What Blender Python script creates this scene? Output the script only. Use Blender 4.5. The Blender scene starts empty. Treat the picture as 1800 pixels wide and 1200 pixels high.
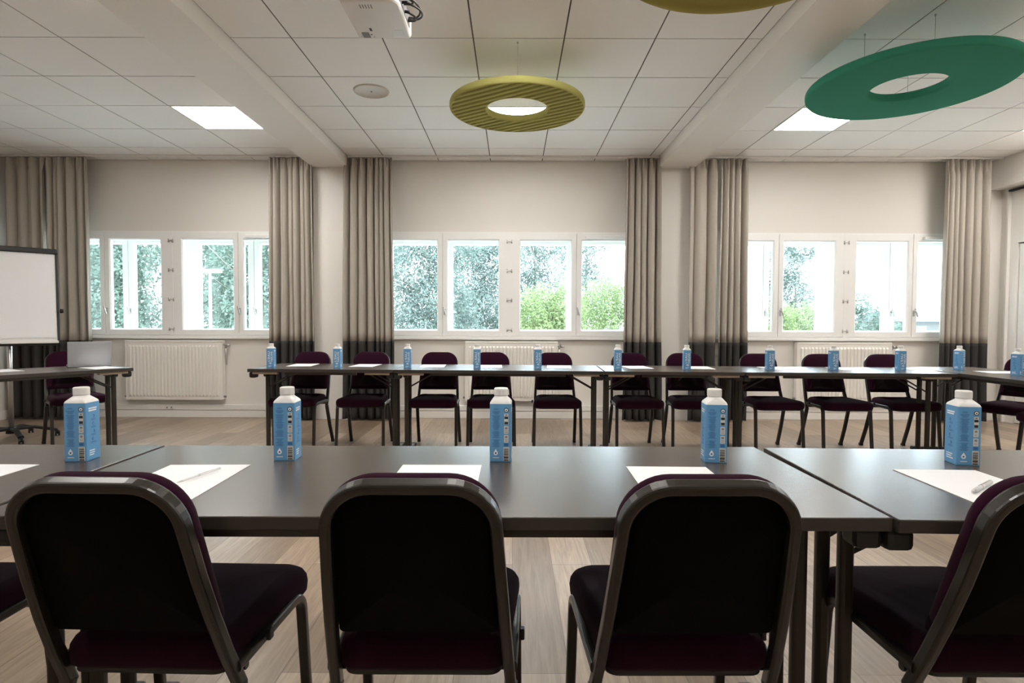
import bpy, bmesh, math, random
from mathutils import Vector, Matrix, Euler
random.seed(7)
PI = math.pi
SC = bpy.context.scene
COL = SC.collection
rad = math.radians

# ------------------------------------------------------------------ materials
def newmat(name):
    m = bpy.data.materials.new(name); m.use_nodes = True
    nt = m.node_tree; b = nt.nodes['Principled BSDF']
    return m, nt, b

def mat(name, col, rough=0.5, metal=0.0, noise=0.0, nscale=20.0, bump=0.0, bscale=200.0, sheen=0.0, coat=0.0, spec=None):
    m, nt, b = newmat(name)
    b.inputs['Base Color'].default_value = (*col, 1)
    b.inputs['Roughness'].default_value = rough
    b.inputs['Metallic'].default_value = metal
    if spec is not None: b.inputs['Specular IOR Level'].default_value = spec
    if sheen: b.inputs['Sheen Weight'].default_value = sheen
    if coat: b.inputs['Coat Weight'].default_value = coat; b.inputs['Coat Roughness'].default_value = .22
    tc = nt.nodes.new('ShaderNodeTexCoord')
    if noise:
        n = nt.nodes.new('ShaderNodeTexNoise'); n.inputs['Scale'].default_value = nscale; n.inputs['Detail'].default_value = 6
        nt.links.new(tc.outputs['Object'], n.inputs['Vector'])
        mx = nt.nodes.new('ShaderNodeMix'); mx.data_type = 'RGBA'
        mx.inputs[6].default_value = (*[c * (1 - noise) for c in col], 1)
        mx.inputs[7].default_value = (*[min(1, c * (1 + noise)) for c in col], 1)
        nt.links.new(n.outputs['Fac'], mx.inputs[0]); nt.links.new(mx.outputs[2], b.inputs['Base Color'])
    if bump:
        n2 = nt.nodes.new('ShaderNodeTexNoise'); n2.inputs['Scale'].default_value = bscale; n2.inputs['Detail'].default_value = 3
        nt.links.new(tc.outputs['Object'], n2.inputs['Vector'])
        bp = nt.nodes.new('ShaderNodeBump'); bp.inputs['Strength'].default_value = bump; bp.inputs['Distance'].default_value = 0.002
        nt.links.new(n2.outputs['Fac'], bp.inputs['Height']); nt.links.new(bp.outputs['Normal'], b.inputs['Normal'])
    return m

def emis(name, col, s):
    m, nt, b = newmat(name)
    b.inputs['Base Color'].default_value = (.9, .9, .9, 1)
    b.inputs['Emission Color'].default_value = (*col, 1); b.inputs['Emission Strength'].default_value = s
    return m

def glassmat():
    m = bpy.data.materials.new('window_glass'); m.use_nodes = True
    nt = m.node_tree; nt.nodes.clear()
    o = nt.nodes.new('ShaderNodeOutputMaterial'); t = nt.nodes.new('ShaderNodeBsdfTransparent'); g = nt.nodes.new('ShaderNodeBsdfGlossy')
    f = nt.nodes.new('ShaderNodeFresnel'); 
    ge = nt.nodes.new('ShaderNodeNewGeometry'); mi = nt.nodes.new('ShaderNodeMix')
    mi.inputs[2].default_value = 1.45; mi.inputs[3].default_value = 1 / 1.45      # same reflectance on both faces of the pane
    nt.links.new(ge.outputs['Backfacing'], mi.inputs[0]); nt.links.new(mi.outputs[0], f.inputs['IOR'])
    t.inputs['Color'].default_value = (.97, .985, .975, 1); g.inputs['Roughness'].default_value = 0.02
    mx = nt.nodes.new('ShaderNodeMixShader')
    nt.links.new(f.outputs[0], mx.inputs[0]); nt.links.new(t.outputs[0], mx.inputs[1]); nt.links.new(g.outputs[0], mx.inputs[2])
    nt.links.new(mx.outputs[0], o.inputs[0])
    return m

def floormat():
    m, nt, b = newmat('oak_planks')
    N = nt.nodes.new; L = nt.links.new
    tc = N('ShaderNodeTexCoord'); mp = N('ShaderNodeMapping'); mp.inputs['Rotation'].default_value = (0, 0, PI / 2)
    L(tc.outputs['Object'], mp.inputs['Vector'])
    br = N('ShaderNodeTexBrick'); br.offset = 0.37; br.inputs['Scale'].default_value = 1.0
    br.inputs['Brick Width'].default_value = 1.32; br.inputs['Row Height'].default_value = 0.185
    br.inputs['Mortar Size'].default_value = 0.0012; br.inputs['Mortar Smooth'].default_value = 0.1
    br.inputs['Color1'].default_value = (0, 0, 0, 1); br.inputs['Color2'].default_value = (1, 1, 1, 1); br.inputs['Mortar'].default_value = (0.5, .5, .5, 1)
    L(mp.outputs[0], br.inputs['Vector'])
    rp = N('ShaderNodeValToRGB')
    rp.color_ramp.elements[0].color = (.255, .185, .13, 1); rp.color_ramp.elements[1].color = (.45, .35, .26, 1)
    e = rp.color_ramp.elements.new(0.5); e.color = (.35, .262, .19, 1)
    L(br.outputs['Color'], rp.inputs[0])
    mp2 = N('ShaderNodeMapping'); mp2.inputs['Scale'].default_value = (22, 1.3, 1)
    L(tc.outputs['Object'], mp2.inputs['Vector'])
    n = N('ShaderNodeTexNoise'); n.inputs['Scale'].default_value = 2.2; n.inputs['Detail'].default_value = 9; n.inputs['Roughness'].default_value = .62; n.inputs['Distortion'].default_value = 1.2
    L(mp2.outputs[0], n.inputs['Vector'])
    r2 = N('ShaderNodeValToRGB'); r2.color_ramp.elements[0].position = .3; r2.color_ramp.elements[0].color = (.66, .63, .61, 1); r2.color_ramp.elements[1].position = .68; r2.color_ramp.elements[1].color = (1.12, 1.12, 1.12, 1)
    L(n.outputs['Fac'], r2.inputs[0])
    mu = N('ShaderNodeMix'); mu.data_type = 'RGBA'; mu.blend_type = 'MULTIPLY'; mu.inputs[0].default_value = 1
    L(rp.outputs[0], mu.inputs[6]); L(r2.outputs[0], mu.inputs[7])
    m3 = N('ShaderNodeMix'); m3.data_type = 'RGBA'; L(br.outputs['Fac'], m3.inputs[0]); L(mu.outputs[2], m3.inputs[6]); m3.inputs[7].default_value = (.12, .08, .055, 1)
    L(m3.outputs[2], b.inputs['Base Color'])
    b.inputs['Roughness'].default_value = 0.33; b.inputs['Specular IOR Level'].default_value = .5
    bp = N('ShaderNodeBump'); bp.inputs['Strength'].default_value = .15; bp.inputs['Distance'].default_value = .002
    L(n.outputs['Fac'], bp.inputs['Height']); L(bp.outputs[0], b.inputs['Normal'])
    return m

def tablemat():
    m, nt, b = newmat('dark_laminate')
    N = nt.nodes.new; L = nt.links.new
    tc = N('ShaderNodeTexCoord'); mp = N('ShaderNodeMapping'); mp.inputs['Scale'].default_value = (2.5, 40, 40)
    L(tc.outputs['Object'], mp.inputs['Vector'])
    n = N('ShaderNodeTexNoise'); n.inputs['Scale'].default_value = 1.6; n.inputs['Detail'].default_value = 8; n.inputs['Roughness'].default_value = .6
    L(mp.outputs[0], n.inputs['Vector'])
    r = N('ShaderNodeValToRGB'); r.color_ramp.elements[0].position = .25; r.color_ramp.elements[0].color = (.052, .041, .034, 1)
    r.color_ramp.elements[1].position = .75; r.color_ramp.elements[1].color = (.092, .076, .064, 1)
    L(n.outputs['Fac'], r.inputs[0]); L(r.outputs[0], b.inputs['Base Color'])
    b.inputs['Roughness'].default_value = .27; b.inputs['Specular IOR Level'].default_value = .9
    bp = N('ShaderNodeBump'); bp.inputs['Strength'].default_value = .12; bp.inputs['Distance'].default_value = .001
    L(n.outputs['Fac'], bp.inputs['Height']); L(bp.outputs[0], b.inputs['Normal'])
    return m

def leafmat(name, c1, c2, tr=.35):
    m = bpy.data.materials.new(name); m.use_nodes = True
    nt = m.node_tree; nt.nodes.clear(); N = nt.nodes.new; L = nt.links.new
    o = N('ShaderNodeOutputMaterial'); d = N('ShaderNodeBsdfDiffuse'); t = N('ShaderNodeBsdfTranslucent'); mx = N('ShaderNodeMixShader'); mx.inputs[0].default_value = tr
    tc = N('ShaderNodeTexCoord'); n = N('ShaderNodeTexNoise'); n.inputs['Scale'].default_value = 2.5; n.inputs['Detail'].default_value = 8
    L(tc.outputs['Object'], n.inputs['Vector'])
    r = N('ShaderNodeValToRGB'); r.color_ramp.elements[0].position = .35; r.color_ramp.elements[0].color = (*c1, 1); r.color_ramp.elements[1].position = .65; r.color_ramp.elements[1].color = (*c2, 1)
    L(n.outputs['Fac'], r.inputs[0]); L(r.outputs[0], d.inputs[0]); L(r.outputs[0], t.inputs[0])
    L(d.outputs[0], mx.inputs[1]); L(t.outputs[0], mx.inputs[2]); L(mx.outputs[0], o.inputs[0])
    return m

M = {}
M['wall'] = mat('wall_paint', (.80, .765, .715), .75, noise=.02, nscale=2, bump=.15, bscale=180)
M['trim'] = mat('white_trim', (.82, .80, .765), .45, noise=.01, nscale=3)
M['frame'] = mat('window_paint', (.88, .87, .85), .38, noise=.01, nscale=4)
M['beam'] = mat('beam_paint', (.84, .81, .765), .6, noise=.01, nscale=2)
M['tile'] = mat('ceiling_tile', (.90, .89, .872), .85, noise=.012, nscale=1.2, bump=.2, bscale=350)
M['grid'] = mat('ceiling_gap', (.12, .11, .10), .7, noise=.05)
M['floor'] = floormat()
M['table'] = tablemat()
M['edge'] = mat('table_edge', (.035, .028, .023), .42, noise=.2, nscale=30)
M['ply'] = mat('plywood', (.50, .41, .31), .6, noise=.12, nscale=25)
M['post'] = mat('bronze_metal', (.040, .034, .028), .38, metal=.35, noise=.12, nscale=15)
M['chairmetal'] = mat('chair_metal', (.018, .015, .0115), .32, coat=.18, metal=.15, noise=.1, nscale=18)
M['plastic'] = mat('black_plastic', (.010, .010, .010), .45, noise=.1)
M['backpanel'] = mat('black_back_panel', (.0022, .002, .0018), .85, noise=.3, nscale=5, spec=.1)
M['fabric'] = mat('burgundy_fabric', (.024, .0042, .0138), .95, noise=.35, nscale=500, bump=.5, bscale=900, sheen=.045, spec=.06)
M['curtain'] = mat('curtain_fabric', (.46, .42, .365), .9, noise=.05, nscale=60, bump=.3, bscale=700, spec=.1)
M['curtaindark'] = mat('curtain_charcoal', (.055, .053, .052), .9, noise=.1, nscale=60, bump=.3, bscale=700, spec=.1)
M['rad'] = mat('radiator_enamel', (.84, .81, .76), .32, noise=.01)
M['metal'] = mat('brushed_metal', (.55, .54, .52), .3, metal=.9, noise=.05)
M['paper'] = mat('paper_sheet', (.86, .86, .87), .6, noise=.01, nscale=5)
M['pen'] = mat('pen_plastic', (.72, .72, .72), .25, noise=.01)
M['glass'] = glassmat()
M['carton'] = mat('carton_blue', (.125, .34, .60), .42, noise=.03, nscale=30)
M['cartonwhite'] = mat('carton_white', (.82, .81, .79), .3, noise=.01)
M['inkblue'] = mat('ink_dark_blue', (.035, .15, .38), .5, noise=.02)
M['inkwhite'] = mat('ink_white', (.85, .87, .88), .5, noise=.01)
M['inkblack'] = mat('ink_black', (.02, .02, .02), .5, noise=.02)
M['inkcream'] = mat('ink_cream', (.66, .65, .58), .5, noise=.03)
M['inkgrey'] = mat('ink_grey', (.25, .25, .27), .5, noise=.1, nscale=400)
M['olive'] = mat('olive_felt', (.43, .41, .14), .95, noise=.08, nscale=300, bump=.4, bscale=600, spec=.1)
M['olivedark'] = mat('dark_olive_felt', (.34, .30, .085), .95, noise=.08, nscale=300, bump=.4, bscale=600, spec=.1)
M['green'] = mat('green_felt', (.05, .28, .19), .95, noise=.08, nscale=300, bump=.4, bscale=600, spec=.1)
M['cable'] = mat('steel_cable', (.5, .5, .5), .4, metal=.7, noise=.05)
M['projector'] = mat('projector_shell', (.80, .79, .77), .35, noise=.01)
M['vent'] = mat('projector_grey', (.22, .22, .22), .5, noise=.05)
M['laptop'] = mat('laptop_silver', (.45, .46, .48), .38, metal=.35, noise=.01)
M['screen'] = mat('screen_dark', (.01, .01, .012), .15, noise=.05)
M['lamp'] = emis('lamp_diffuser', (1, .96, .91), 14.5)
M['bounce_ground'] = mat('bounce_ground', (.60, .61, .56), .9, noise=.3, nscale=3)  # ground colour made extra pale to bounce daylight up onto the ceiling
M['bark'] = mat('bark', (.22, .19, .15), .9, noise=.25, nscale=12)
M['leafA'] = leafmat('leaf_green', (.11, .155, .125), (.22, .28, .23))
M['leafB'] = leafmat('leaf_grey_green', (.12, .16, .14), (.235, .285, .255))
M['leafC'] = leafmat('leaf_yellow_green', (.175, .23, .10), (.27, .325, .16))
M['render'] = mat('house_render', (.11, .11, .108), .8, noise=.03)
M['roof'] = mat('slate_roof', (.055, .066, .078), .7, noise=.08)

# ------------------------------------------------------------------ object helpers
def link(o, parent=None, loc=None, rot=None):
    COL.objects.link(o)
    if parent: o.parent = parent
    if loc is not None: o.location = loc
    if rot is not None: o.rotation_euler = rot
    return o

def tag(o, label=None, cat=None, group=None, kind=None):
    if label: o['label'] = label
    if cat: o['category'] = cat
    if group: o['group'] = group
    if kind: o['kind'] = kind
    return o

def empty(name, loc=(0, 0, 0), rz=0.0, **k):
    o = bpy.data.objects.new(name, None); o.empty_display_size = .1
    link(o, None, loc, (0, 0, rz)); return tag(o, **k)

class MB:
    """collects geometry; build() links it as one mesh object"""
    def __init__(s): s.v = []; s.f = []; s.mi = []; s.sm = []
    def add(s, vs, fs, mi=0, smooth=False, mtx=None):
        o = len(s.v)
        for p in vs:
            p = Vector(p)
            if mtx: p = mtx @ p
            s.v.append(p)
        for f in fs: s.f.append([i + o for i in f]); s.mi.append(mi); s.sm.append(smooth)
        return s
    def bm(s, b, mi=0, smooth=False, mtx=None):
        b.verts.ensure_lookup_table(); b.verts.index_update()
        s.add([v.co.copy() for v in b.verts], [[v.index for v in f.verts] for f in b.faces], mi, smooth, mtx); b.free(); return s
    def box(s, x0, x1, y0, y1, z0, z1, bev=0.0, mi=0, mtx=None, seg=2):
        b = bmesh.new(); bmesh.ops.create_cube(b, size=1)
        for v in b.verts:
            v.co = Vector((x0 + (v.co.x + .5) * (x1 - x0), y0 + (v.co.y + .5) * (y1 - y0), z0 + (v.co.z + .5) * (z1 - z0)))
        if bev: bmesh.ops.bevel(b, geom=list(b.edges), offset=bev, segments=seg, profile=.5, affect='EDGES')
        return s.bm(b, mi, False, mtx)
    def cyl(s, p0, p1, r0, r1=None, n=16, mi=0, cap=True, smooth=True):
        r1 = r0 if r1 is None else r1
        p0 = Vector(p0); p1 = Vector(p1); d = (p1 - p0).normalized()
        a = d.orthogonal().normalized(); c = d.cross(a)
        vs = []
        for p, r in ((p0, r0), (p1, r1)):
            for i in range(n):
                t = 2 * PI * i / n; vs.append(p + (a * math.cos(t) + c * math.sin(t)) * r)
        s.add(vs, [[i, (i + 1) % n, n + (i + 1) % n, n + i] for i in range(n)], mi, smooth)
        if cap: s.add(vs, [list(range(n))[::-1], list(range(n, 2 * n))], mi, False)
        return s
    def lathe(s, prof, n=32, mi=0, closed=False, mtx=None, smooth=True, cap=True):
        vs = []; m = len(prof)
        for i in range(n):
            t = 2 * PI * i / n
            for r, z in prof: vs.append((r * math.cos(t), r * math.sin(t), z))
        fs = []
        for i in range(n):
            j = (i + 1) % n
            for k in range(m if closed else m - 1):
                l = (k + 1) % m
                fs.append([i * m + k, j * m + k, j * m + l, i * m + l])
        s.add(vs, fs, mi, smooth, mtx)
        if cap and not closed:
            s.add(vs, [[i * m for i in range(n)][::-1], [i * m + m - 1 for i in range(n)]], mi, False, mtx)
        return s
    def sweep(s, pts, prof, ref=(0, 0, 1), mi=0, smooth=False, closed=False, caps=True):
        pts = [Vector(p) for p in pts]; n = len(pts); m = len(prof); ref = Vector(ref); vs = []
        for i, p in enumerate(pts):
            if closed: t = (pts[(i + 1) % n] - pts[i - 1]).normalized()
            else: t = (pts[min(i + 1, n - 1)] - pts[max(i - 1, 0)]).normalized()
            a = t.cross(ref)
            if a.length < 1e-4: a = t.orthogonal()
            a.normalize(); b = a.cross(t).normalized()
            # mitre
            k = 1.0
            if 0 < i < n - 1:
                c = (pts[i] - pts[i - 1]).normalized().dot((pts[i + 1] - pts[i]).normalized())
                k = 1 / max(.5, math.sqrt((1 + max(-.5, c)) / 2))
            for u, w in prof: vs.append(p + a * u * k + b * w)
        fs = []
        for i in range(n if closed else n - 1):
            j = (i + 1) % n
            for q in range(m):
                r = (q + 1) % m; fs.append([i * m + q, i * m + r, j * m + r, j * m + q])
        s.add(vs, fs, mi, smooth)
        if caps and not closed: s.add(vs, [list(range(m))[::-1], [(n - 1) * m + q for q in range(m)]], mi, False)
        return s
    def build(s, name, mats, parent=None, loc=None, rot=None, recalc=True, **k):
        me = bpy.data.meshes.new(name)
        me.from_pydata([tuple(v) for v in s.v], [], s.f)
        if not isinstance(mats, (list, tuple)): mats = [mats]
        for m in mats: me.materials.append(m)
        for p, a, b in zip(me.polygons, s.mi, s.sm): p.material_index = a; p.use_smooth = b
        if recalc:
            b = bmesh.new(); b.from_mesh(me)
            bmesh.ops.remove_doubles(b, verts=b.verts, dist=1e-6)
            bmesh.ops.recalc_face_normals(b, faces=b.faces); b.to_mesh(me); b.free()
        me.update()
        o = bpy.data.objects.new(name, me); link(o, parent, loc, rot)
        return tag(o, **k)

def rrect(w, h, r, n=4):
    """rounded rectangle profile (2D)"""
    out = []
    for cx, cy, a0 in ((w / 2 - r, h / 2 - r, 0), (-w / 2 + r, h / 2 - r, 90), (-w / 2 + r, -h / 2 + r, 180), (w / 2 - r, -h / 2 + r, 270)):
        for i in range(n + 1):
            a = rad(a0 + 90 * i / n); out.append((cx + r * math.cos(a), cy + r * math.sin(a)))
    return out
def circ(r, n=10): return [(r * math.cos(2 * PI * i / n), r * math.sin(2 * PI * i / n)) for i in range(n)]

def rpoly(pts, rs, n=7):
    """rounded polygon through 2D corner points (counter-clockwise) with a radius per corner"""
    out = []; N = len(pts)
    for i in range(N):
        p = Vector(pts[i]); a = (Vector(pts[i - 1]) - p).normalized(); b = (Vector(pts[(i + 1) % N]) - p).normalized(); r = rs[i]
        ang = math.acos(max(-1, min(1, a.dot(b)))); d = r / math.tan(ang / 2)
        q0 = p + a * d; q1 = p + b * d; c = p + (a + b).normalized() * (r / math.sin(ang / 2))
        v0 = q0 - c; v1 = q1 - c; t = v0.angle(v1) if r > 1e-6 else 0
        sg = 1 if v0.x * v1.y - v0.y * v1.x > 0 else -1
        for k in range(n + 1):
            th = sg * t * k / n
            out.append((c.x + v0.x * math.cos(th) - v0.y * math.sin(th), c.y + v0.x * math.sin(th) + v0.y * math.cos(th)))
    return out

def rpath(pts, rs, n=6):
    """3D open path with rounded inner corners"""
    pts = [Vector(p) for p in pts]; out = [pts[0]]
    for i in range(1, len(pts) - 1):
        p = pts[i]; a = (pts[i - 1] - p).normalized(); b = (pts[i + 1] - p).normalized(); r = rs[i - 1]
        ang = a.angle(b); d = r / math.tan(ang / 2); q0 = p + a * d; q1 = p + b * d; c = p + (a + b).normalized() * (r / math.sin(ang / 2))
        v0 = q0 - c; v1 = q1 - c; t = v0.angle(v1)
        for k in range(n + 1):
            f = k / n; out.append(c + (v0 * math.sin((1 - f) * t) + v1 * math.sin(f * t)) / math.sin(t))
    out.append(pts[-1]); return out

def cushion(mb, outline, rings, fn=None, mi=0):
    """outline: ccw 2D; rings: (inset, height) from bottom to top; closed with centre fans"""
    n = len(outline); vs = []
    nor = []
    for i in range(n):
        a = Vector(outline[i - 1]); b = Vector(outline[(i + 1) % n]); d = (b - a).normalized(); nor.append(Vector((-d.y, d.x)))
    c = Vector((sum(p[0] for p in outline) / n, sum(p[1] for p in outline) / n))
    for ins, h in rings:
        for p, q in zip(outline, nor):
            if ins >= 0 and ins < .9:
                w = Vector(p) + q * min(ins, .06)
                if ins > .06:
                    w = Vector(p) + q * .06; w = w.lerp(c, (ins - .06) / .84)
            else: w = Vector(p) + q * ins
            vs.append((w.x, w.y, h))
    m = len(rings); fs = []
    for k in range(m - 1):
        for i in range(n):
            j = (i + 1) % n; fs.append([k * n + i, k * n + j, (k + 1) * n + j, (k + 1) * n + i])
    vs.append((c.x, c.y, rings[0][1])); vs.append((c.x, c.y, rings[-1][1]))
    for i in range(n):
        j = (i + 1) % n; fs.append([m * n, j, i]); fs.append([m * n + 1, (m - 1) * n + i, (m - 1) * n + j])
    if fn: vs = [fn(v) for v in vs]
    mb.add(vs, fs, mi, True); return mb

def textmesh(body, size):
    c = bpy.data.curves.new('txt', 'FONT'); c.body = body; c.size = size; c.align_x = 'CENTER'; c.align_y = 'CENTER'; c.offset = size * .012
    o = bpy.data.objects.new('txt', c); COL.objects.link(o)
    dg = bpy.context.evaluated_depsgraph_get(); dg.update()
    me = bpy.data.meshes.new_from_object(o.evaluated_get(dg))
    vs = [v.co.copy() for v in me.vertices]; fs = [list(p.vertices) for p in me.polygons]
    bpy.data.objects.remove(o); bpy.data.curves.remove(c); bpy.data.meshes.remove(me)
    return vs, fs

def copy_tree(o, parent=None):
    c = o.copy(); COL.objects.link(c)
    if parent: c.parent = parent
    for ch in list(o.children): copy_tree(ch, c)
    return c

# ------------------------------------------------------------------ camera
cam = bpy.data.cameras.new('camera'); co = bpy.data.objects.new('camera', cam); COL.objects.link(co)
cam.sensor_fit = 'HORIZONTAL'; cam.sensor_width = 36; cam.lens = 36 * 1010 / 1800; cam.clip_start = .05; cam.clip_end = 400
co.matrix_world = Matrix.Translation((0, 0, 1.127)) @ (Matrix.Rotation(rad(.11), 4, 'Z') @ Matrix.Rotation(rad(90 - 1.93), 4, 'X') @ Matrix.Rotation(rad(.2), 4, 'Z'))
SC.camera = co

# ------------------------------------------------------------------ room shell
YW = 6.73; ZC = 2.994; XL = -5.80; XR = 5.67; YB = -3.2; YO = 7.22
BAYS = [-3.987, -.045, 3.867]; HW = 1.565; WZ0 = .955; WZ1 = 2.175
MB().box(XL - .2, XR + .2, YB - .2, YO, -.12, 0).build('floor', M['floor'], kind='structure')
w = MB()
xs = [XL - .2] + sum([[c - HW, c + HW] for c in BAYS], []) + [XR + .2]
w.box(XL - .2, XR + .2, YW, YO, 0, WZ0); w.box(XL - .2, XR + .2, YW, YO, WZ1, 3.2)
for i in range(0, len(xs), 2): w.box(xs[i], xs[i + 1], YW, YO, WZ0, WZ1)
w.build('wall_back', M['wall'], kind='structure', recalc=False)
MB().box(XL - .2, XL, YB, YW, 0, 3.2).build('wall_left', M['wall'], kind='structure')
w = MB(); w.box(XR, XR + .2, 6.50, YW, 0, 3.2); w.box(XR, XR + .2, YB, 5.60, 0, 3.2); w.box(XR, XR + .2, 5.60, 6.50, 2.04, 3.2)
w.build('wall_right', M['wall'], kind='structure', recalc=False)
MB().box(XL - .2, XR + .2, YB - .2, YB, 0, 3.2).build('wall_front', M['wall'], kind='structure')
# bulkhead over the right partition, with the dark gap under it
MB().box(5.51, XR - .001, YB, YW, 2.67, ZC + .05).build('trim_1', M['wall'], kind='structure')
MB().box(5.645, XR - .001, YB, 6.62, 2.628, 2.652).build('trim_2', M['plastic'], kind='structure')
MB().box(5.635, XR - .001, 6.60, 6.62, 0, 2.628).build('trim_3', M['trim'], kind='structure')
d = MB().box(XR + .012, XR + .05, 5.62, 6.49, .01, 2.025, .003).build('door_1', M['trim'], kind='structure')
MB().box(XR + .055, XR + .09, 5.58, 6.52, 0, 2.07).build('door_recess', M['plastic'], d)
# columns and beams
for k, (a, b) in enumerate(((-2.287, -1.877), (1.637, 2.047))):
    MB().box(a, b, 6.60, YW - .001, 0, 2.877).build('trim_%d' % (4 + k), M['beam'], kind='structure')
    MB().box(a, b, YB, YW - .001, 2.877, ZC + .05, .004).build('trim_%d' % (6 + k), M['beam'], kind='structure')
# suspended ceiling: tiles with real gaps
LX = [-2.7, .03, 2.8, 5.2]; LY = [5.35, 2.95, .55]
def ceil_bay(x0, x1, xo):
    t = MB(); g = .005
    t.box(x0, x1, YB, YW, ZC + .004, ZC + .05, mi=1)
    lx = [x0]; k = math.ceil((x0 - xo) / .6 + 1e-3)
    while xo + k * .6 < x1 - .02: lx.append(xo + k * .6); k += 1
    lx.append(x1)
    ly = [YW - .001, 6.62, 6.25]; y = 5.65
    while y > YB: ly.append(y); y -= .6
    ly.append(YB); ly = ly[::-1]
    for i in range(len(lx) - 1):
        for j in range(len(ly) - 1):
            cx = (lx[i] + lx[i + 1]) / 2; cy = (ly[j] + ly[j + 1]) / 2
            if (cx, cy) and any((a, b) != (2.8, 2.95) and abs(cx - a) < .2 and abs(cy - b) < .2 for a in LX for b in LY): continue
            a, b, c, e = lx[i] + g, lx[i + 1] - g, ly[j] + g, ly[j + 1] - g
            z = ZC + (0.0 if j % 2 else .0004)
            t.add([(a, c, z), (b, c, z), (b, e, z), (a, e, z), (a, c, ZC + .004), (b, c, ZC + .004), (b, e, ZC + .004), (a, e, ZC + .004)],
                  [[0, 3, 2, 1], [0, 1, 5, 4], [1, 2, 6, 5], [2, 3, 7, 6], [3, 0, 4, 7]], 0)
    t.build('ceiling', [M['tile'], M['grid']], kind='structure', recalc=False)
ceil_bay(XL, -2.287, -3.0); ceil_bay(-1.877, 1.637, -.87); ceil_bay(2.047, 5.51, 2.5)
rp = {(-2.7, 5.35): 'square white ceiling light panel left of the left beam, near windows', (.03, 5.35): 'square ceiling light panel glowing behind the ribbed olive ring',
      (2.8, 5.35): 'square ceiling light panel beside the green ring, right of right beam', (5.2, 5.35): 'square ceiling light panel by the right bulkhead, at the photo edge'}
for a in LX:
    for b in LY:
        if (a, b) == (2.8, 2.95): continue
        lb = rp.get((a, b), 'square white ceiling light panel farther back over the room, outside the view')
        o = empty('ceiling_light', (a, b, ZC), label=lb, cat='ceiling light', group='square ceiling light panels')
        f = MB()
        for (x0, x1, y0, y1) in ((-.297, .297, -.297, -.283), (-.297, .297, .283, .297), (-.297, -.283, -.283, .283), (.283, .297, -.283, .283)): f.box(x0, x1, y0, y1, -.002, .02)
        f.build('light_frame', M['trim'], o, recalc=False)
        MB().box(-.283, .283, -.283, .283, .001, .012).build('diffuser', M['lamp'], o)
o = empty('ceiling_speaker', (-1.155, 4.72, ZC), label='round white ceiling speaker with a fine grille between projector and window', cat='ceiling speaker')
MB().lathe([(.001, -.004), (.125, -.004), (.128, -.010), (.140, -.010), (.143, -.002), (.143, .003)], 48, cap=False).build('grille', mat('speaker_white', (.66, .63, .59), .7, noise=.25, nscale=900), o)
MB().cyl((0, 0, -.008), (0, 0, -.003), .006).build('badge', M['vent'], o)
# skirting duct along the window wall and skirting elsewhere
b = MB(); b.box(XL, XR, 6.69, YW, 0, .085, .004); b.box(XL, XR, 6.685, YW, .088, .15, .006)
bb = b.build('baseboard_back', M['trim'], kind='structure')
s = MB().box(-4.07, -3.96, 6.676, 6.686, .098, .138, .003).build('wall_socket', M['trim'], None, label='small twin wall socket in the skirting duct below the left radiator', cat='socket')
for xx in (-4.04, -3.99): MB().cyl((xx, 6.672, .118), (xx, 6.677, .118), .009).build('socket_hole', M['vent'], s)
MB().box(XL, XL + .015, YB, 6.68, 0, .1, .003).build('baseboard_left', M['trim'], kind='structure')
MB().box(XR - .015, XR, YB, 5.58, 0, .1, .003).build('baseboard_right', M['trim'], kind='structure')

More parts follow.
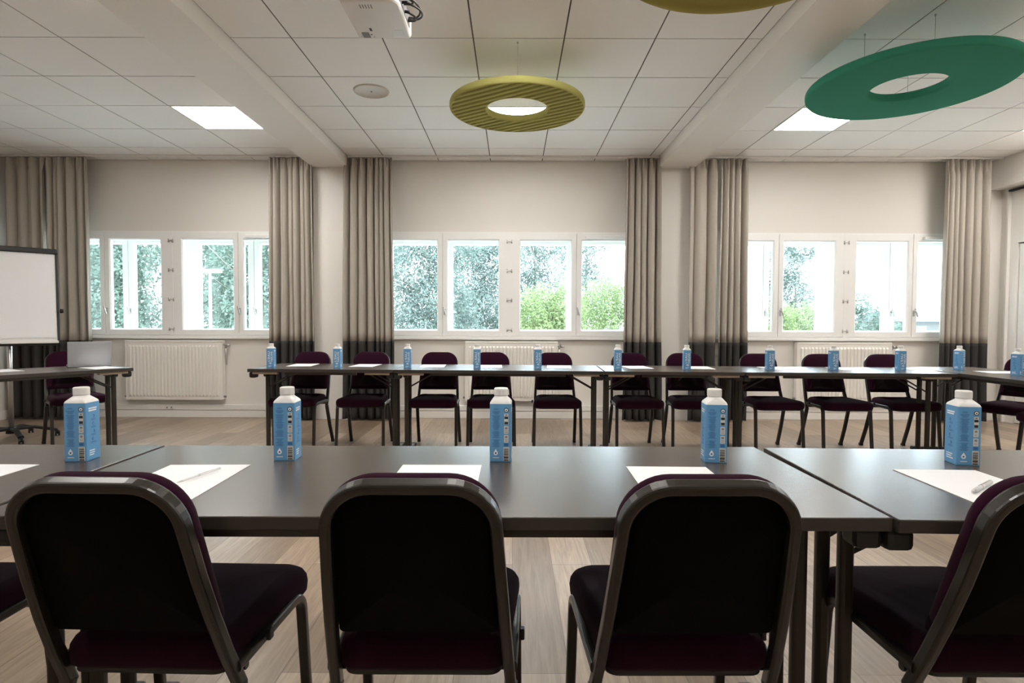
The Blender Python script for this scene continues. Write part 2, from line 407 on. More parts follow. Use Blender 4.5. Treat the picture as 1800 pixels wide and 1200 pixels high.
# ------------------------------------------------------------------ windows
def window(n, c, y, t, prot, outer=False):
    """four casements in a frame; y = room-side face of frame"""
    root = empty('window_%d' % n, (c, y, WZ0), kind='structure')
    H = WZ1 - WZ0
    fr = MB()
    fr.box(-HW, HW, prot, t + .03, 0, .03); fr.box(-HW, HW, prot, t + .03, H - .03, H)
    fr.box(-HW, -HW + .03, prot, t + .03, .03, H - .03); fr.box(HW - .03, HW, prot, t + .03, .03, H - .03)
    fr.box(-.022, .022, prot - .004, t + .03, .03, H - .03)
    fr.build('window_frame', M['frame'], root, recalc=False)
    zb, zt = .08, H - .10
    spans = [(-1.56, -.782, .128, .062), (-.778, -.002, .062, .128), (.002, .778, .128, .062), (.782, 1.56, .062, .128)]
    if outer: spans = [(-1.56, -.782, .11, .075), (-.778, -.002, .075, .11), (.002, .778, .11, .075), (.782, 1.56, .075, .11)]
    for k, (a, b, l, r) in enumerate(spans):
        sb = MB(); e = .004; g = .003
        # sloped rebate towards the glass
        def ring(x0, x1, z0, z1, yy): return [(x0, yy, z0), (x1, yy, z0), (x1, yy, z1), (x0, yy, z1)]
        R = [ring(a, b, .012, H - .012, t), ring(a, b, .012, H - .012, 0), ring(a + g, b - g, .015, H - .015, -.004),
             ring(a + l - .012, b - r + .012, zb - .012, zt + .012, -.004), ring(a + l, b - r, zb, zt, .012), ring(a + l, b - r, zb, zt, t)]
        vs = sum(R, []); fs = []
        for q in range(5):
            for i in range(4):
                j = (i + 1) % 4; fs.append([q * 4 + i, q * 4 + j, (q + 1) * 4 + j, (q + 1) * 4 + i])
        for i in range(4):
            j = (i + 1) % 4; fs.append([20 + i, 20 + j, j, i])
        sb.add(vs, fs)
        so = sb.build('sash', M['frame'], root)
        MB().box(a + l, b - r, .025, .031, zb, zt).build('pane', M['glass'], so)
        if k in (1, 2) and not outer or (outer and k in (1, 2)):
            hx = a + .024 if k == 1 else b + .022
            h = MB(); h.box(hx - .011, hx + .011, -.016, -.003, .255, .325, .004)
            h.sweep([(hx, -.016, .305), (hx, -.045, .305), (hx - .012, -.05, .33)], circ(.007, 8), (1, 0, 0), smooth=True)
            h.sweep([(hx - .014, -.05, .345), (hx + .016, -.05, .25)], rrect(.014, .011, .004, 2), (0, 1, 0))
            h.build('handle', M['metal'], so)
    if not outer:
        for z in (.08, .425, .765, 1.105):
            h = MB()
            for sx in (-.026, .026): h.cyl((sx, -.012, z - .02), (sx, -.012, z + .02), .0075, n=8)
            h.box(-.03, .03, -.010, -.003, z - .004, z + .004)
            h.build('hinge', M['metal'], root)
        v = MB(); v.box(.88, 1.50, -.045, -.004, H - .080, H - .045, .006); v.box(.91, 1.47, -.047, -.044, H - .066, H - .056)
        v.build('trickle_vent', M['frame'], root)
        MB().box(-HW - .01, HW + .01, -.035, .03, -.034, -.002, .006).build('sill', M['frame'], root)
        tr = MB(); tr.box(-.018, .018, -.006, 0, -.0, H); tr.build('mullion_cover', M['frame'], root)
    return root
for i, c in enumerate(BAYS):
    window(i + 1, c, YW - .012, .055, .004)
    window(i + 4, c, 7.13, .05, .004, True)

# ------------------------------------------------------------------ curtains
def curtain(x0, x1, folds, label, seed, flare=0.02, lead=None):
    rnd = random.Random(seed)
    root = empty('curtain', ((x0 + x1) / 2, 6.53, 0), label=label, cat='curtain', group='grey-beige curtains with charcoal bottom bands')
    W = x1 - x0; nu = folds * 18
    ph = [rnd.uniform(-.35, .35) for _ in range(folds + 2)]; am = [rnd.uniform(.7, 1.15) for _ in range(folds + 2)]
    wd = [rnd.uniform(.55, 1.6) for _ in range(folds)]; tot = sum(wd); cum = [0]
    for q in wd: cum.append(cum[-1] + q / tot)
    def pt(u, z):
        # u 0..1 ; find fold
        k = 0
        while k < folds - 1 and u > cum[k + 1]: k += 1
        f = (u - cum[k]) / (cum[k + 1] - cum[k])
        h = z / 2.96
        top = max(0, (h - .945) / .055)
        x = (u - .5) * (W + flare * 2 * (1 - h))
        th = 2 * PI * f + ph[k] * (1 - h) * .4
        s = math.sin(2 * PI * f)
        y = -math.cos(2 * PI * f) * .068 * am[k] * (1 - .45 * top) * (.85 + .15 * (1 - h))
        x += s * W / folds * .20 * (1 - top * .7)
        x += .006 * math.sin(3.1 * z + k * 1.7) * (1 - h)
        if top > 0:   # gathered heading: small pleats
            y += .022 * min(1, top * 1.6) * math.sin(u * folds * 2 * PI * 2.6 + seed)
        return (x, y, z)
    def sheet(zs, name, m):
        mb = MB(); n = nu + 1; vs = []
        for z in zs:
            for i in range(n): vs.append(pt(i / nu, z))
        fs = [[k * n + i, k * n + i + 1, (k + 1) * n + i + 1, (k + 1) * n + i] for k in range(len(zs) - 1) for i in range(nu)]
        mb.add(vs, fs, 0, True)
        o = mb.build(name, m, root, recalc=False)
        sd = o.modifiers.new('thick', 'SOLIDIFY'); sd.thickness = .004; sd.offset = 0
    sheet([.022 + k * .06 for k in range(15)] + [.905], 'dark_band', M['curtaindark'])
    sheet([.905 + k * .1 for k in range(19)] + [2.75, 2.77, 2.79, 2.81, 2.83, 2.85, 2.87, 2.89, 2.91, 2.93, 2.95, 2.965], 'drape', M['curtain'])
curtain(-5.70, -5.27, 3, 'flat-hanging half-dark curtain in the far left corner behind the flipchart', 3, .0)
curtain(-5.23, -4.80, 5, 'gathered curtain just left of the left window, above the laptop table', 11, .02)
curtain(-2.735, -2.26, 7, 'curtain right of the left window, left side of left column', 5)
curtain(-1.905, -1.365, 7, 'curtain at the left edge of the middle window, right of the left column', 21, .03)
curtain(1.265, 1.65, 5, 'narrow curtain at the right edge of the middle window', 8, .03)
curtain(1.975, 2.28, 2, 'flat wide-folded curtain hanging against the right column', 14, .0)
curtain(2.325, 2.62, 4, 'narrow gathered curtain at the left edge of the right window', 31, .02)
curtain(4.86, 5.33, 6, 'rightmost curtain, right of the right window by the bulkhead', 19, .02)
for k, (a, b) in enumerate(((XL, -2.3), (-1.87, 1.63), (2.06, 5.5))):
    MB().box(a, b, 6.515, 6.545, 2.972, 2.9935, .003).build('curtain_track', M['trim'], None, label=('white ceiling curtain track over the left window', 'white ceiling curtain track over the middle window', 'white ceiling curtain track over the right window')[k], cat='curtain track', group='ceiling curtain tracks')

# ------------------------------------------------------------------ radiators
def radiator(x0, x1, label):
    W = x1 - x0
    root = empty('radiator', (x0, 6.64, .213), label=label, cat='radiator', group='white panel radiators under the windows')
    Hh = .69; n = max(4, round(W / .0400)); prof = []
    p = MB(); vs = []; cols = []
    e = .035
    xs_ = [0, e]
    for k in range(n - 2):
        x = e + (W - 2 * e) * k / (n - 2); s_ = (W - 2 * e) / (n - 2)
        cols += [(x + s_ * .10, 0), (x + s_ * .28, -.013), (x + s_ * .72, -.013), (x + s_ * .90, 0)]
    cols = [(0, 0), (e, 0)] + cols + [(W - e, 0), (W, 0)]
    zz = [(0, 0), (.035, 0), (.055, 1), (Hh - .075, 1), (Hh - .055, 0), (Hh - .02, 0)]
    for z, k in zz:
        for x, y in cols: vs.append((x, y * k, z))
    m = len(cols)
    fs = [[r * m + i, r * m + i + 1, (r + 1) * m + i + 1, (r + 1) * m + i] for r in range(len(zz) - 1) for i in range(m - 1)]
    p.add(vs, fs); p.box(0, W, .002, .012, 0, Hh - .02); p.build('front_panel', M['rad'], root, recalc=False)
    b = MB(); b.box(0, W, .060, .072, 0, Hh - .02); b.box(.02, W - .02, .02, .055, .04, Hh - .04); b.build('rear_panel', M['rad'], root, recalc=False)
    t = MB(); t.box(-.002, W + .002, -.004, .075, Hh - .022, Hh, .004)
    t.box(-.002, .004, -.002, .074, .01, Hh - .02); t.box(W - .004, W + .002, -.002, .074, .01, Hh - .02)
    t.build('cover_grille', M['rad'], root)
    v = MB(); v.cyl((W + .002, .035, Hh - .05), (W + .03, .035, Hh - .05), .012); v.cyl((W + .03, .035, Hh - .055), (W + .075, .035, Hh - .055), .020, .017, 16)
    v.cyl((W + .025, .035, Hh - .05), (W + .025, .035, Hh - .09), .010); v.cyl((W + .025, .035, Hh - .09), (W + .01, .076, Hh - .28), .008); v.build('valve', M['metal'], root)
    for xx in (-.012, W + .012):
        q = MB(); q.cyl((xx - .015, .03, .035), (xx + .012, .03, .035), .013); q.build('plug', M['vent'], root)
    for xx in (.2, W - .2): MB().box(xx - .015, xx + .015, 0.070, .0885, .08, Hh - .12).build('bracket', M['rad'], root)
radiator(-4.49, -3.37, 'ribbed white radiator under the left window, fully in view')
radiator(-.555, .515, 'white radiator under the middle window, partly behind the chairs')
radiator(3.285, 4.375, 'white radiator under the right window, partly behind the chairs')

# ------------------------------------------------------------------ tables
def rotz(a): return Matrix.Rotation(a, 4, 'Z')
def table(cx, cy, L, D, rz, label, clips=True, cleats=True):
    """folding table, long axis local X, top at z .74"""
    r = empty('folding_table', (cx, cy, 0), rz, label=label, cat='table', group='dark folding conference tables')
    h, k = L / 2, D / 2
    t = MB(); t.box(-h, h, -k, k, .7125, .74, .0025)
    o = t.build('tabletop', [M['table'], M['edge']], r)
    for p in o.data.polygons:
        if abs(p.normal.z) < .7 or p.normal.z < 0: p.material_index = 1
    for sy in (-1, 1): MB().box(-h + .30, h - .30, sy * (k - .03) - .011, sy * (k - .03) + .011, .692, .7124, .001).build('rail', M['post'], r)
    for sx in (-1, 1):
        for sy in (-1, 1):
            if not cleats: continue
            q = MB(); a, b = sorted((sx * (h - .03), sx * (h - .235))); q.box(a, b, sy * (k - .045) - .02, sy * (k - .045) + .02, .694, .7124, .001); q.build('edge_cleat', M['ply'], r)
    for sx in (-1, 1):
        X = sx * (h - .047)
        br = MB(); br.box(X - .028, X + .028, -.115, .115, .682, .7122, .006); br.box(X - .022, X + .022, -.10, .10, .655, .684, .010)
        br.build('leg_bracket', M['plastic'], r)
        for sy in (-.055, .055):
            q = MB(); q.sweep([(X, sy, .030), (X, sy, .67)], rrect(.036, .030, .012, 4), (0, 1, 0), smooth=False)
            q.build('leg', M['post'], r)
            c = MB(); c.sweep([(X - sx * .012, sy, .565), (X - sx * .24, sy * 1.3, .695)], rrect(.012, .008, .003, 2), (0, 1, 0)); c.build('brace', M['post'], r)
        f = MB(); f.box(X - .020, X + .020, -k * .72, k * .72, .008, .034, .008); fo = f.build('foot', M['post'], r)
        for sy in (-1, 1): MB().box(X - .024, X + .024, sy * k * .72 - .022, sy * k * .72 + .022, 0.0005, .038, .010).build('foot_cap', M['plastic'], fo)
        if clips:
            for sy in (-1, 1):
                c = MB(); a, b = sorted((sx * (h + .004), sx * (h - .055))); c.box(a, b, sy * (k - .06) - .03, sy * (k - .06) + .03, .662, .7122, .014)
                c.build('link_clip', M['plastic'], r)
    return r
table(-.1585, 1.455, 1.829, .655, rad(.3), 'dark folding table in the near row, behind the two middle near chairs', cleats=False)
table(1.6905, 1.425, 1.84, .655, rad(-1.5), 'near-row folding table at the right, holding paper with a pen', cleats=False)
table(-2.000, 1.452, 1.83, .655, 0, 'near-row folding table at the left photo edge, left of the seam', cleats=False)
def yn(x): return 4.573 - .041 * x
RZ = math.atan(-.041)
for x0, x1, lb in ((-2.155, -.958, 'short far-row folding table at the left end of the window row'), (-.952, .735, 'far-row folding table in front of the middle window radiator'),
                   (.741, 1.835, 'short far-row folding table in front of the right column'), (1.841, 3.455, 'far-row folding table in front of the right window')):
    xm = (x0 + x1) / 2; table(xm, yn(xm) + .322, (x1 - x0) / math.cos(RZ) - .004, .635, RZ, lb)
table(3.80, 4.33, 1.62, .63, rad(90), 'folding table turned lengthwise along the right side of the room')
LD = Vector((-.55, -.835)).normalized(); SD = Vector((-LD.y * -1, -LD.x)) 
SD = Vector((LD.y, -LD.x)); SD = SD if SD.x < 0 else -SD
A = Vector((-3.135, 4.73)); cL = A + LD * .8 + SD * .31
table(cL.x, cL.y, 1.6, .62, math.atan2(LD.y, LD.x), 'slanted folding table at the left carrying the silver laptop')

# ------------------------------------------------------------------ chairs
def make_chair():
    """stackable padded chair, sitter faces +Y, origin on the floor under the seat"""
    r = empty('conference_chair')
    prof = rrect(.023, .030, .007, 3)
    B0, B1 = Vector((0, -.095, .352)), Vector((0, -.268, .839))   # back plane, bottom and top
    def bp(x, s, off=0):     # s: metres up the back from B0 ; off: towards the sitter
        d = (B1 - B0); L = d.length; d.normalize(); n = Vector((0, d.z, -d.y))
        bow = .014 * (1 - ((s - L * .5) / (L * .5)) ** 2)
        return B0 + d * s + n * (off - bow) + Vector((x, 0, 0))
    LB = (B1 - B0).length
    # back frame arch
    t = .0115; hb, ht = .186, .153
    pl = rpoly([(-hb, -.03), (hb, -.03), (ht, LB - t), (-ht, LB - t)], [.001, .001, .088, .088], 10)
    arch = [p for p in pl if p[1] > -.025]
    i0 = max(range(len(pl)), key=lambda i: (pl[i][0] - pl[i][1] * 5))
    pts2 = [(hb - .0, -.0)]
    side = rpoly([(-hb, 0), (hb, 0), (ht, LB - t), (-ht, LB - t)], [.0005, .0005, .088, .088], 10)
    seq = side[11:]          # from right bottom corner up, over and down to the left top corner
    pathp = [(hb, 0)] + [(hb + (ht - hb) * q, (LB - t) * q) for q in (.2, .4, .6)] + seq[11:33] + [(-hb + (hb - ht) * q, (LB - t) * q) for q in (.6, .4, .2)] + [(-hb, 0)]
    f = MB(); f.sweep([bp(x, s) for x, s in pathp], prof, (B1 - B0).cross(Vector((1, 0, 0))), smooth=False)
    f.build('back_frame', M['chairmetal'], r)
    # padded back
    s0 = .158
    ol = rpoly([(-.176, s0), (.176, s0), (.163, LB - .006), (-.163, LB - .006)], [.022, .022, .098, .098], 10)
    rings = [(.012, .013), (.003, .0155), (0, .021), (0, .033), (.004, .041), (.014, .047), (.04, .051), (.2, .053), (.5, .055)]
    def fb(v): return tuple(bp(v[0], v[1], v[2]))
    c = MB(); cushion(c, ol, rings, fb); c.build('backrest', M['fabric'], r)
    ol2 = rpoly([(-.160, s0 + .004), (.160, s0 + .004), (.146, LB - .018), (-.146, LB - .018)], [.01, .01, .078, .078], 10)
    c = MB(); cushion(c, ol2, [(0, .001), (0, .0135), (.003, .0138)], fb); c.build('back_panel', M['backpanel'], r)
    # seat
    ol = rpoly([(-.174, -.128), (.174, -.128), (.213, .285), (-.213, .285)], [.035, .035, .075, .075], 8)
    rings = [(.03, .396), (.008, .398), (0, .408), (-.002, .428), (0, .444), (.008, .456), (.022, .4635), (.05, .468), (.2, .472), (.5, .475), (.8, .476)]
    def fs_(v):
        x, y, z = v
        if z > .43: z += -.006 * ((y - .05) / .2) ** 2 + .003
        else: z += .0
        return (x, y, z)
    c = MB(); cushion(c, ol, rings, fs_); c.build('seat', M['fabric'], r)
    s = MB(); cushion(s, rpoly([(-.165, -.12), (.165, -.12), (.195, .265), (-.195, .265)], [.03, .03, .06, .06], 6), [(0, .388), (0, .4015), (.004, .402)], None)
    s.build('seat_pan', M['plastic'], r)
    # legs
    for sx in (-1, 1):
        q = MB(); pp = rpath([(sx * .200, .235, .012), (sx * .197, .205, .385), (sx * .197, .17, .403), (sx * .184, -.128, .412)], [.04, .03], 5)
        pp = rpath([(sx * .203, .238, .012), (sx * .198, .200, .412), (sx * .186, -.118, .405)], [.05], 8)
        q.sweep(pp, rrect(.024, .026, .007, 3), (1, 0, 0)); l = q.build('leg', M['chairmetal'], r)
        MB().box(sx * .203 - .0145, sx * .203 + .0145, .222, .254, 0, .022, .004).build('foot_glide', M['plastic'], l)
        q = MB(); q.sweep([(sx * .192, -.225, .012), (sx * .189, -.160, .17), (sx * .187, -.112, .315), tuple(bp(sx * .186, .010))], rrect(.024, .029, .007, 3), (1, 0, 0)); l = q.build('leg', M['chairmetal'], r)
        MB().box(sx * .192 - .0145, sx * .192 + .0145, -.242, -.210, 0, .022, .004).build('foot_glide', M['plastic'], l)
    for yy, zz in ((-.075, .384), (.175, .390)):
        st = MB(); st.sweep([(-.19, yy, zz), (.19, yy, zz)], rrect(.018, .018, .005, 2), (0, 0, 1)); st.build('stretcher', M['chairmetal'], r)
    MB().box(.205, .2165, -.02, .0, .405, .43, .003).build('linking_clip', M['plastic'], r)
    return r
proto = make_chair(); used = [False]
def chair(x, y, deg, label, group):
    o = proto if not used[0] else copy_tree(proto); used[0] = True
    o.location = (x, y, 0); o.rotation_euler = (0, 0, rad(deg)); tag(o, label, 'chair', group); return o
G1 = 'burgundy chairs in the near row, backs to the camera'; G2 = 'burgundy chairs in the far row facing the camera'
for x, y, a, lb in ((-1.44, 1.30, 0, 'burgundy chair cut by the left photo edge, only its seat showing'), (-.762, 1.30, -1.5, 'leftmost near chair whose black back is fully seen, by the left table seam'),
                 (-.188, 1.30, 0, 'near chair with black back in the middle, left of the central floor gap'), (.362, 1.30, 0.5, 'near chair with black back just right of the central floor gap'),
                 (1.035, 1.30, 0, 'near chair cut by the right photo edge, its seat left of its back')):
    chair(x, y, a, lb, G1)
for x, y, a, lb in ((-1.90, 5.16, 176, 'leftmost far-row chair, in front of the curtain left of the left column'), (-1.325, 5.16, 181, 'far-row chair second from left, in front of a charcoal curtain band'),
                 (-.69, 5.15, 180, 'far-row chair left of the middle radiator, third from the left'), (-.195, 5.15, 182, 'far-row chair before the left half of the middle radiator'),
                 (.385, 5.14, 180, 'far-row chair before the right end of the middle radiator'), (1.09, 5.13, 181, 'far-row chair in front of the narrow curtain right of the middle window'),
                 (1.59, 5.13, 177, 'far-row chair in front of the right column'), (2.27, 5.09, 180, 'far-row chair between the right column curtains and the right radiator'),
                 (2.84, 5.07, 179, 'far-row chair before the left end of the right radiator'), (3.41, 5.06, 179, 'rightmost far-row chair, before the right end of the right radiator')):
    chair(x, y, a, lb, G2)
chair(-3.99, 5.20, 228, 'burgundy chair behind the laptop, facing the slanted left table', 'side chairs')
chair(4.22, 4.80, 120, 'burgundy chair at the right side table, turned to the corner by the door', 'side chairs')
chair(4.08, 4.16, 90, 'burgundy chair at the right photo edge, only its seat corner showing', 'side chairs')

# ------------------------------------------------------------------ water cartons
def make_bottle():
    r = empty('water_carton'); w = .0295
    # carton body: square section with softened corners, folding in to a round neck
    def sec(hw, rr, z, n=5): return [(x, y, z) for x, y in rrect(2 * hw, 2 * hw, rr, n)]
    n = len(sec(w, .003, 0))
    S = [sec(w * .975, .0025, 0), sec(w, .003, .002), sec(w, .003, .155), sec(w, .004, .161)]
    T = [S[-1], sec(w * .96, .007, .166), sec(w * .80, .015, .173), sec(w * .66, .0185, .178), sec(w * .62, .0175, .181)]
    b = MB(); vs = sum(S, []); fs = [[k * n + i, k * n + (i + 1) % n, (k + 1) * n + (i + 1) % n, (k + 1) * n + i] for k in range(len(S) - 1) for i in range(n)]
    b.add(vs, fs); b.add(S[0], [list(range(n))[::-1]]); b.build('carton', M['carton'], r)
    b = MB(); vs = sum(T, []); fs = [[k * n + i, k * n + (i + 1) % n, (k + 1) * n + (i + 1) % n, (k + 1) * n + i] for k in range(len(T) - 1) for i in range(n)]
    b.add(vs, fs, 0, True); b.add(T[-1], [list(range(n))]); b.build('shoulder', M['cartonwhite'], r)
    c = MB(); c.lathe([(.0192, .1815), (.0198, .183), (.0198, .199), (.0190, .2015), (.0175, .2025), (.001, .2025)], 40, cap=True, smooth=False); cp = c.build('cap', M['cartonwhite'], r)
    # prints: face frame helpers. face 0 = -Y, 1 = +X, 2 = +Y, 3 = -X ; (a,z) from face centre
    def fm(face): return Matrix.Rotation(face * PI / 2, 4, 'Z') @ Matrix.Translation((0, -w - .0003, 0)) @ Matrix.Rotation(PI / 2, 4, 'X')
    def rect(mb, face, a0, a1, z0, z1, mi, lift=0):
        mb.add([(a0, z0, lift), (a1, z0, lift), (a1, z1, lift), (a0, z1, lift)], [[0, 1, 2, 3]], mi, False, fm(face))
    def poly(mb, face, pts, mi, lift=0): mb.add([(a, z, lift) for a, z in pts], [list(range(len(pts)))], mi, False, fm(face))
    def ell(cx, cy, rx, ry, n=20): return [(cx + rx * math.cos(2 * PI * i / n), cy + ry * math.sin(2 * PI * i / n)) for i in range(n)]
    def drop(cx, cy, s):
        pts = [(cx, cy + 1.9 * s)]
        for i in range(15):
            t = rad(30 - 240 * i / 14); pts.append((cx + s * math.cos(t), cy + s * math.sin(t)))
        return pts
    rnd = random.Random(4)
    mats = [M['inkblue'], M['inkwhite'], M['inkblack'], M['inkcream'], M['inkgrey']]
    f0 = MB()
    z = .148
    while z > .040:                      # small print too fine to read
        if rnd.random() > .12:
            hw = rnd.uniform(.006, .0115); rect(f0, 0, -.0115 - hw, -.0115 + hw, z - .0011, z, 0)
        z -= .0024
    poly(f0, 0, drop(-.0125, .0245, .0060), 1, .0001); poly(f0, 0, ell(-.0125, .0245, .0026, .0026), 0, .0002)
    rect(f0, 0, -.0205, -.0035, .0105, .0125, 1)
    X = .0165
    poly(f0, 0, ell(X, .1440, .0066, .0066), 2); poly(f0, 0, ell(X, .1440, .0046, .0046), 1, .0001); poly(f0, 0, drop(X, .1430, .0018), 2, .0002)
    rect(f0, 0, X - .0058, X + .0058, .1035, .1345, 3); rect(f0, 0, X - .005, X + .005, .1195, .1265, 2, .0001); rect(f0, 0, X - .005, X + .005, .1045, .1120, 2, .0001); rect(f0, 0, X - .003, X + .003, .1285, .1325, 4, .0001)
    for z0 in (.079, .0545):
        rect(f0, 0, X - .0062, X + .0062, z0, z0 + .021, 3); rect(f0, 0, X - .0035, X + .0035, z0 + .012, z0 + .018, 4, .0001); rect(f0, 0, X - .004, X + .004, z0 + .003, z0 + .0045, 4, .0001); rect(f0, 0, X - .004, X + .004, z0 + .007, z0 + .0085, 4, .0001)
    rect(f0, 0, X - .006, X + .006, .0440, .0520, 0)
    rect(f0, 0, X - .0080, X + .0085, .0030, .0410, 3)
    z = .0375
    for tk in (.0012, .0022, .0010, .0026, .0014, .0030, .0010, .0020, .0042, .0012, .003): 
        rect(f0, 0, X - .0066, X + .0066, z - tk, z, 2, .0001); z -= tk + .0011
        if z < .006: break
    f0.build('information_print', mats, r, recalc=False)
    # side faces: white headline bars, small drawings and fine print
    for face in (1, 3):
        s = MB()
        for zz in (.1425, .1365): rect(s, face, -.019, rnd.uniform(.010, .016), zz, zz + .0040, 1)
        for k in range(4):
            zc = .122 - k * .021; 
            poly(s, face, ell(0 + rnd.uniform(-.003, .003), zc, .0045, .0045, 10), 0); poly(s, face, ell(0, zc, .0028, .0028, 10), 5, .0001)
            for q in range(2):
                hw = rnd.uniform(.008, .014); rect(s, face, -hw, hw, zc - .0085 - q * .0028, zc - .0072 - q * .0028, 0)
        for q in range(3):
            hw = rnd.uniform(.009, .016); rect(s, face, -.018, -.018 + 2 * hw, .0260 - q * .0060, .0292 - q * .0060, 1)
        s.build('side_print', mats + [M['carton']], r, recalc=False)
    # logo face
    g = MB()
    for body, a, size, z in (("L'EAU", -.0095, .0300, .0945), ("NEUVE", .0135, .0255, .0945)):
        vs, fs = textmesh(body, size)
        m = fm(2) @ Matrix.Translation((a, z, 0)) @ Matrix.Rotation(PI / 2, 4, 'Z')
        # fit the word to its column
        xs = [v.x for v in vs]; L = max(xs) - min(xs); c0 = (max(xs) + min(xs)) / 2; ys = [v.y for v in vs]; hh = max(ys) - min(ys); d0 = (max(ys) + min(ys)) / 2
        sx = .082 / L; sy = (.0175 if a < 0 else .0150) / hh
        g.add([((v.x - c0) * sx, (v.y - d0) * sy, 0) for v in vs], fs, 1, False, m)
    def rotdrop(cx, cz, s): return [(cx - (q[1] - 0), cz + (q[0] - 0)) for q in drop(0, 0, s)]
    poly(g, 2, rotdrop(.0045, .0385, .0078), 1); poly(g, 2, ell(.0045, .0385, .0034, .0034), 0, .0001)
    for q in range(3): rect(g, 2, -.014, .014 - q * .006, .0175 - q * .0045, .0195 - q * .0045, 1)
    g.build('logo_print', mats, r, recalc=False)
    return r
bproto = make_bottle(); bused = [False]
def bottle(x, y, deg, label, group):
    o = bproto if not bused[0] else copy_tree(bproto); bused[0] = True
    o.location = (x, y, .7402); o.rotation_euler = (0, 0, rad(deg)); tag(o, label, 'water carton', group)
GB = 'blue water cartons on the near tables'; GC = 'blue water cartons on the far tables'
for x, y, a, lb in ((-1.200, 1.590, 4, 'blue water carton on the near table, leftmost, left of the table seam'), (-.636, 1.612, 3, 'blue water carton on the near table above the paper with pen mark'),
                 (-.033, 1.608, -3, 'blue water carton at the centre of the near table'), (.565, 1.606, -6, 'blue water carton on the near table left of the right seam'),
                 (1.246, 1.585, -9, 'blue water carton on the right near table behind the paper and pen')):
    bottle(x, y, a, lb, GB)
for x, y, a, lb in ((-2.02, 4.79, 3, 'far carton at the left end of the window row'), (-1.465, 4.79, 0, 'far carton before the left column, second from left'),
                 (-.88, 4.79, 2, 'far carton just right of the first far seam'), (-.30, 4.78, 4, 'far carton before the left part of the middle radiator'),
                 (.205, 4.77, 5, 'far carton before the right part of the middle radiator'), (.868, 4.76, -2, 'far carton below the right edge of the middle window'),
                 (1.440, 4.76, -6, 'far carton standing in front of the right column'), (2.125, 4.75, -3, 'far carton left of the right radiator'),
                 (2.650, 4.75, -2, 'far carton before the left half of the right radiator'), (3.205, 4.75, 0, 'far carton before the valve of the right radiator'),
                 (3.735, 4.81, 200, 'blue carton at the corner before the rightmost curtain'), (3.785, 4.31, 195, 'blue carton at the right photo edge on the side table')):
    bottle(x, y, a + 180, 'blue ' + lb if lb.startswith('far') else lb, GC)
# the last two show their plain information side: turn them back
# ------------------------------------------------------------------ papers and pens
def paper(x, y, deg, label, w=.210, h=.297):
    m = MB(); m.box(-w / 2, w / 2, -h / 2, h / 2, 0, .0012)
    return m.build('paper_sheet', M['paper'], None, (x, y, .7403), (0, 0, rad(deg)), label=label, cat='paper', group='white paper sheets on the tables')
for x, y, a, lb in ((-1.375, 1.375, 0, 'white paper sheet at the left photo edge on the near table'), (-.806, 1.380, 2, 'white paper with a slim pen, behind the left near chair'),
                 (-.190, 1.388, 0, 'white paper behind the middle near chair'), (.408, 1.378, -1, 'white paper behind the chair right of centre'),
                 (1.108, 1.358, -2, 'white paper with clear pen at the right')): paper(x, y, a, lb, .212, .302)
for x, a, lb in ((-1.86, 4, 'far paper right of the leftmost far carton'), (-1.30, -3, 'far paper before the second far chair'), (-.70, 3, 'far paper before the third far chair'),
                 (-.20, 2, 'far paper before the far chair at the radiator left'), (.40, -4, 'far paper before the far chair at the radiator right'), (1.07, 5, 'far paper right of the second far seam'),
                 (1.60, -5, 'far paper before the chair at the right column'), (2.26, 3, 'far paper left of the right radiator'), (2.84, -2, 'far paper before the right radiator left end'), (3.42, 4, 'far paper before the rightmost far chair')):
    paper(x, yn(x) + .43, a, 'white ' + lb)
paper(3.90, 4.58, 85, 'white paper between the two cartons on the right side table')
paper(-3.93, 4.38, 60, 'white paper at the left photo edge on the slanted table')
pp = A + LD * .16 + SD * .20
paper(pp.x, pp.y, 60, 'white paper under the laptop edge on the slanted table')
def pen(x, y, deg, label, sc=1.0):
    o = empty('ballpoint_pen', (x, y, .7475), rad(deg), label=label, cat='pen'); o.scale = (1, sc, sc)
    MB().cyl((-.055, 0, 0), (.068, 0, 0), .0048, .0052, 14).build('barrel', M['pen'], o)
    MB().cyl((-.070, 0, 0), (-.055, 0, 0), .0018, .0046, 14).build('tip', M['metal'], o)
    m = MB(); m.box(-.004, .045, -.0014, .0014, .0052, .0068, .0004); m.cyl((-.006, 0, 0), (0, 0, 0), .0058, n=14); m.build('clip', M['metal'], o)
pen(1.094, 1.330, 37, 'clear white ballpoint pen lying on the right near paper')
pen(-.772, 1.405, 76, 'slim pen on the paper behind the left near chair', .5)

# ------------------------------------------------------------------ laptop
lo = empty('laptop', (-3.625, 4.895, .7416), rad(40), label='open silver laptop with its lid toward the camera on the left table', cat='laptop')
MB().box(-.150, .150, -.115, .100, 0, .012, .004).build('base', M['laptop'], lo)
MB().box(-.14, .14, -.01, .09, .0121, .0128).build('keyboard', M['screen'], lo)
tl = Matrix.Translation((0, -.113, .010)) @ Matrix.Rotation(rad(12), 4, 'X')
ld = MB().box(-.150, .150, -.004, .004, 0, .205, .003, mtx=tl).build('lid', M['laptop'], lo)
MB().box(-.142, .142, .0041, .0048, .012, .196, mtx=tl).build('display', M['screen'], ld)

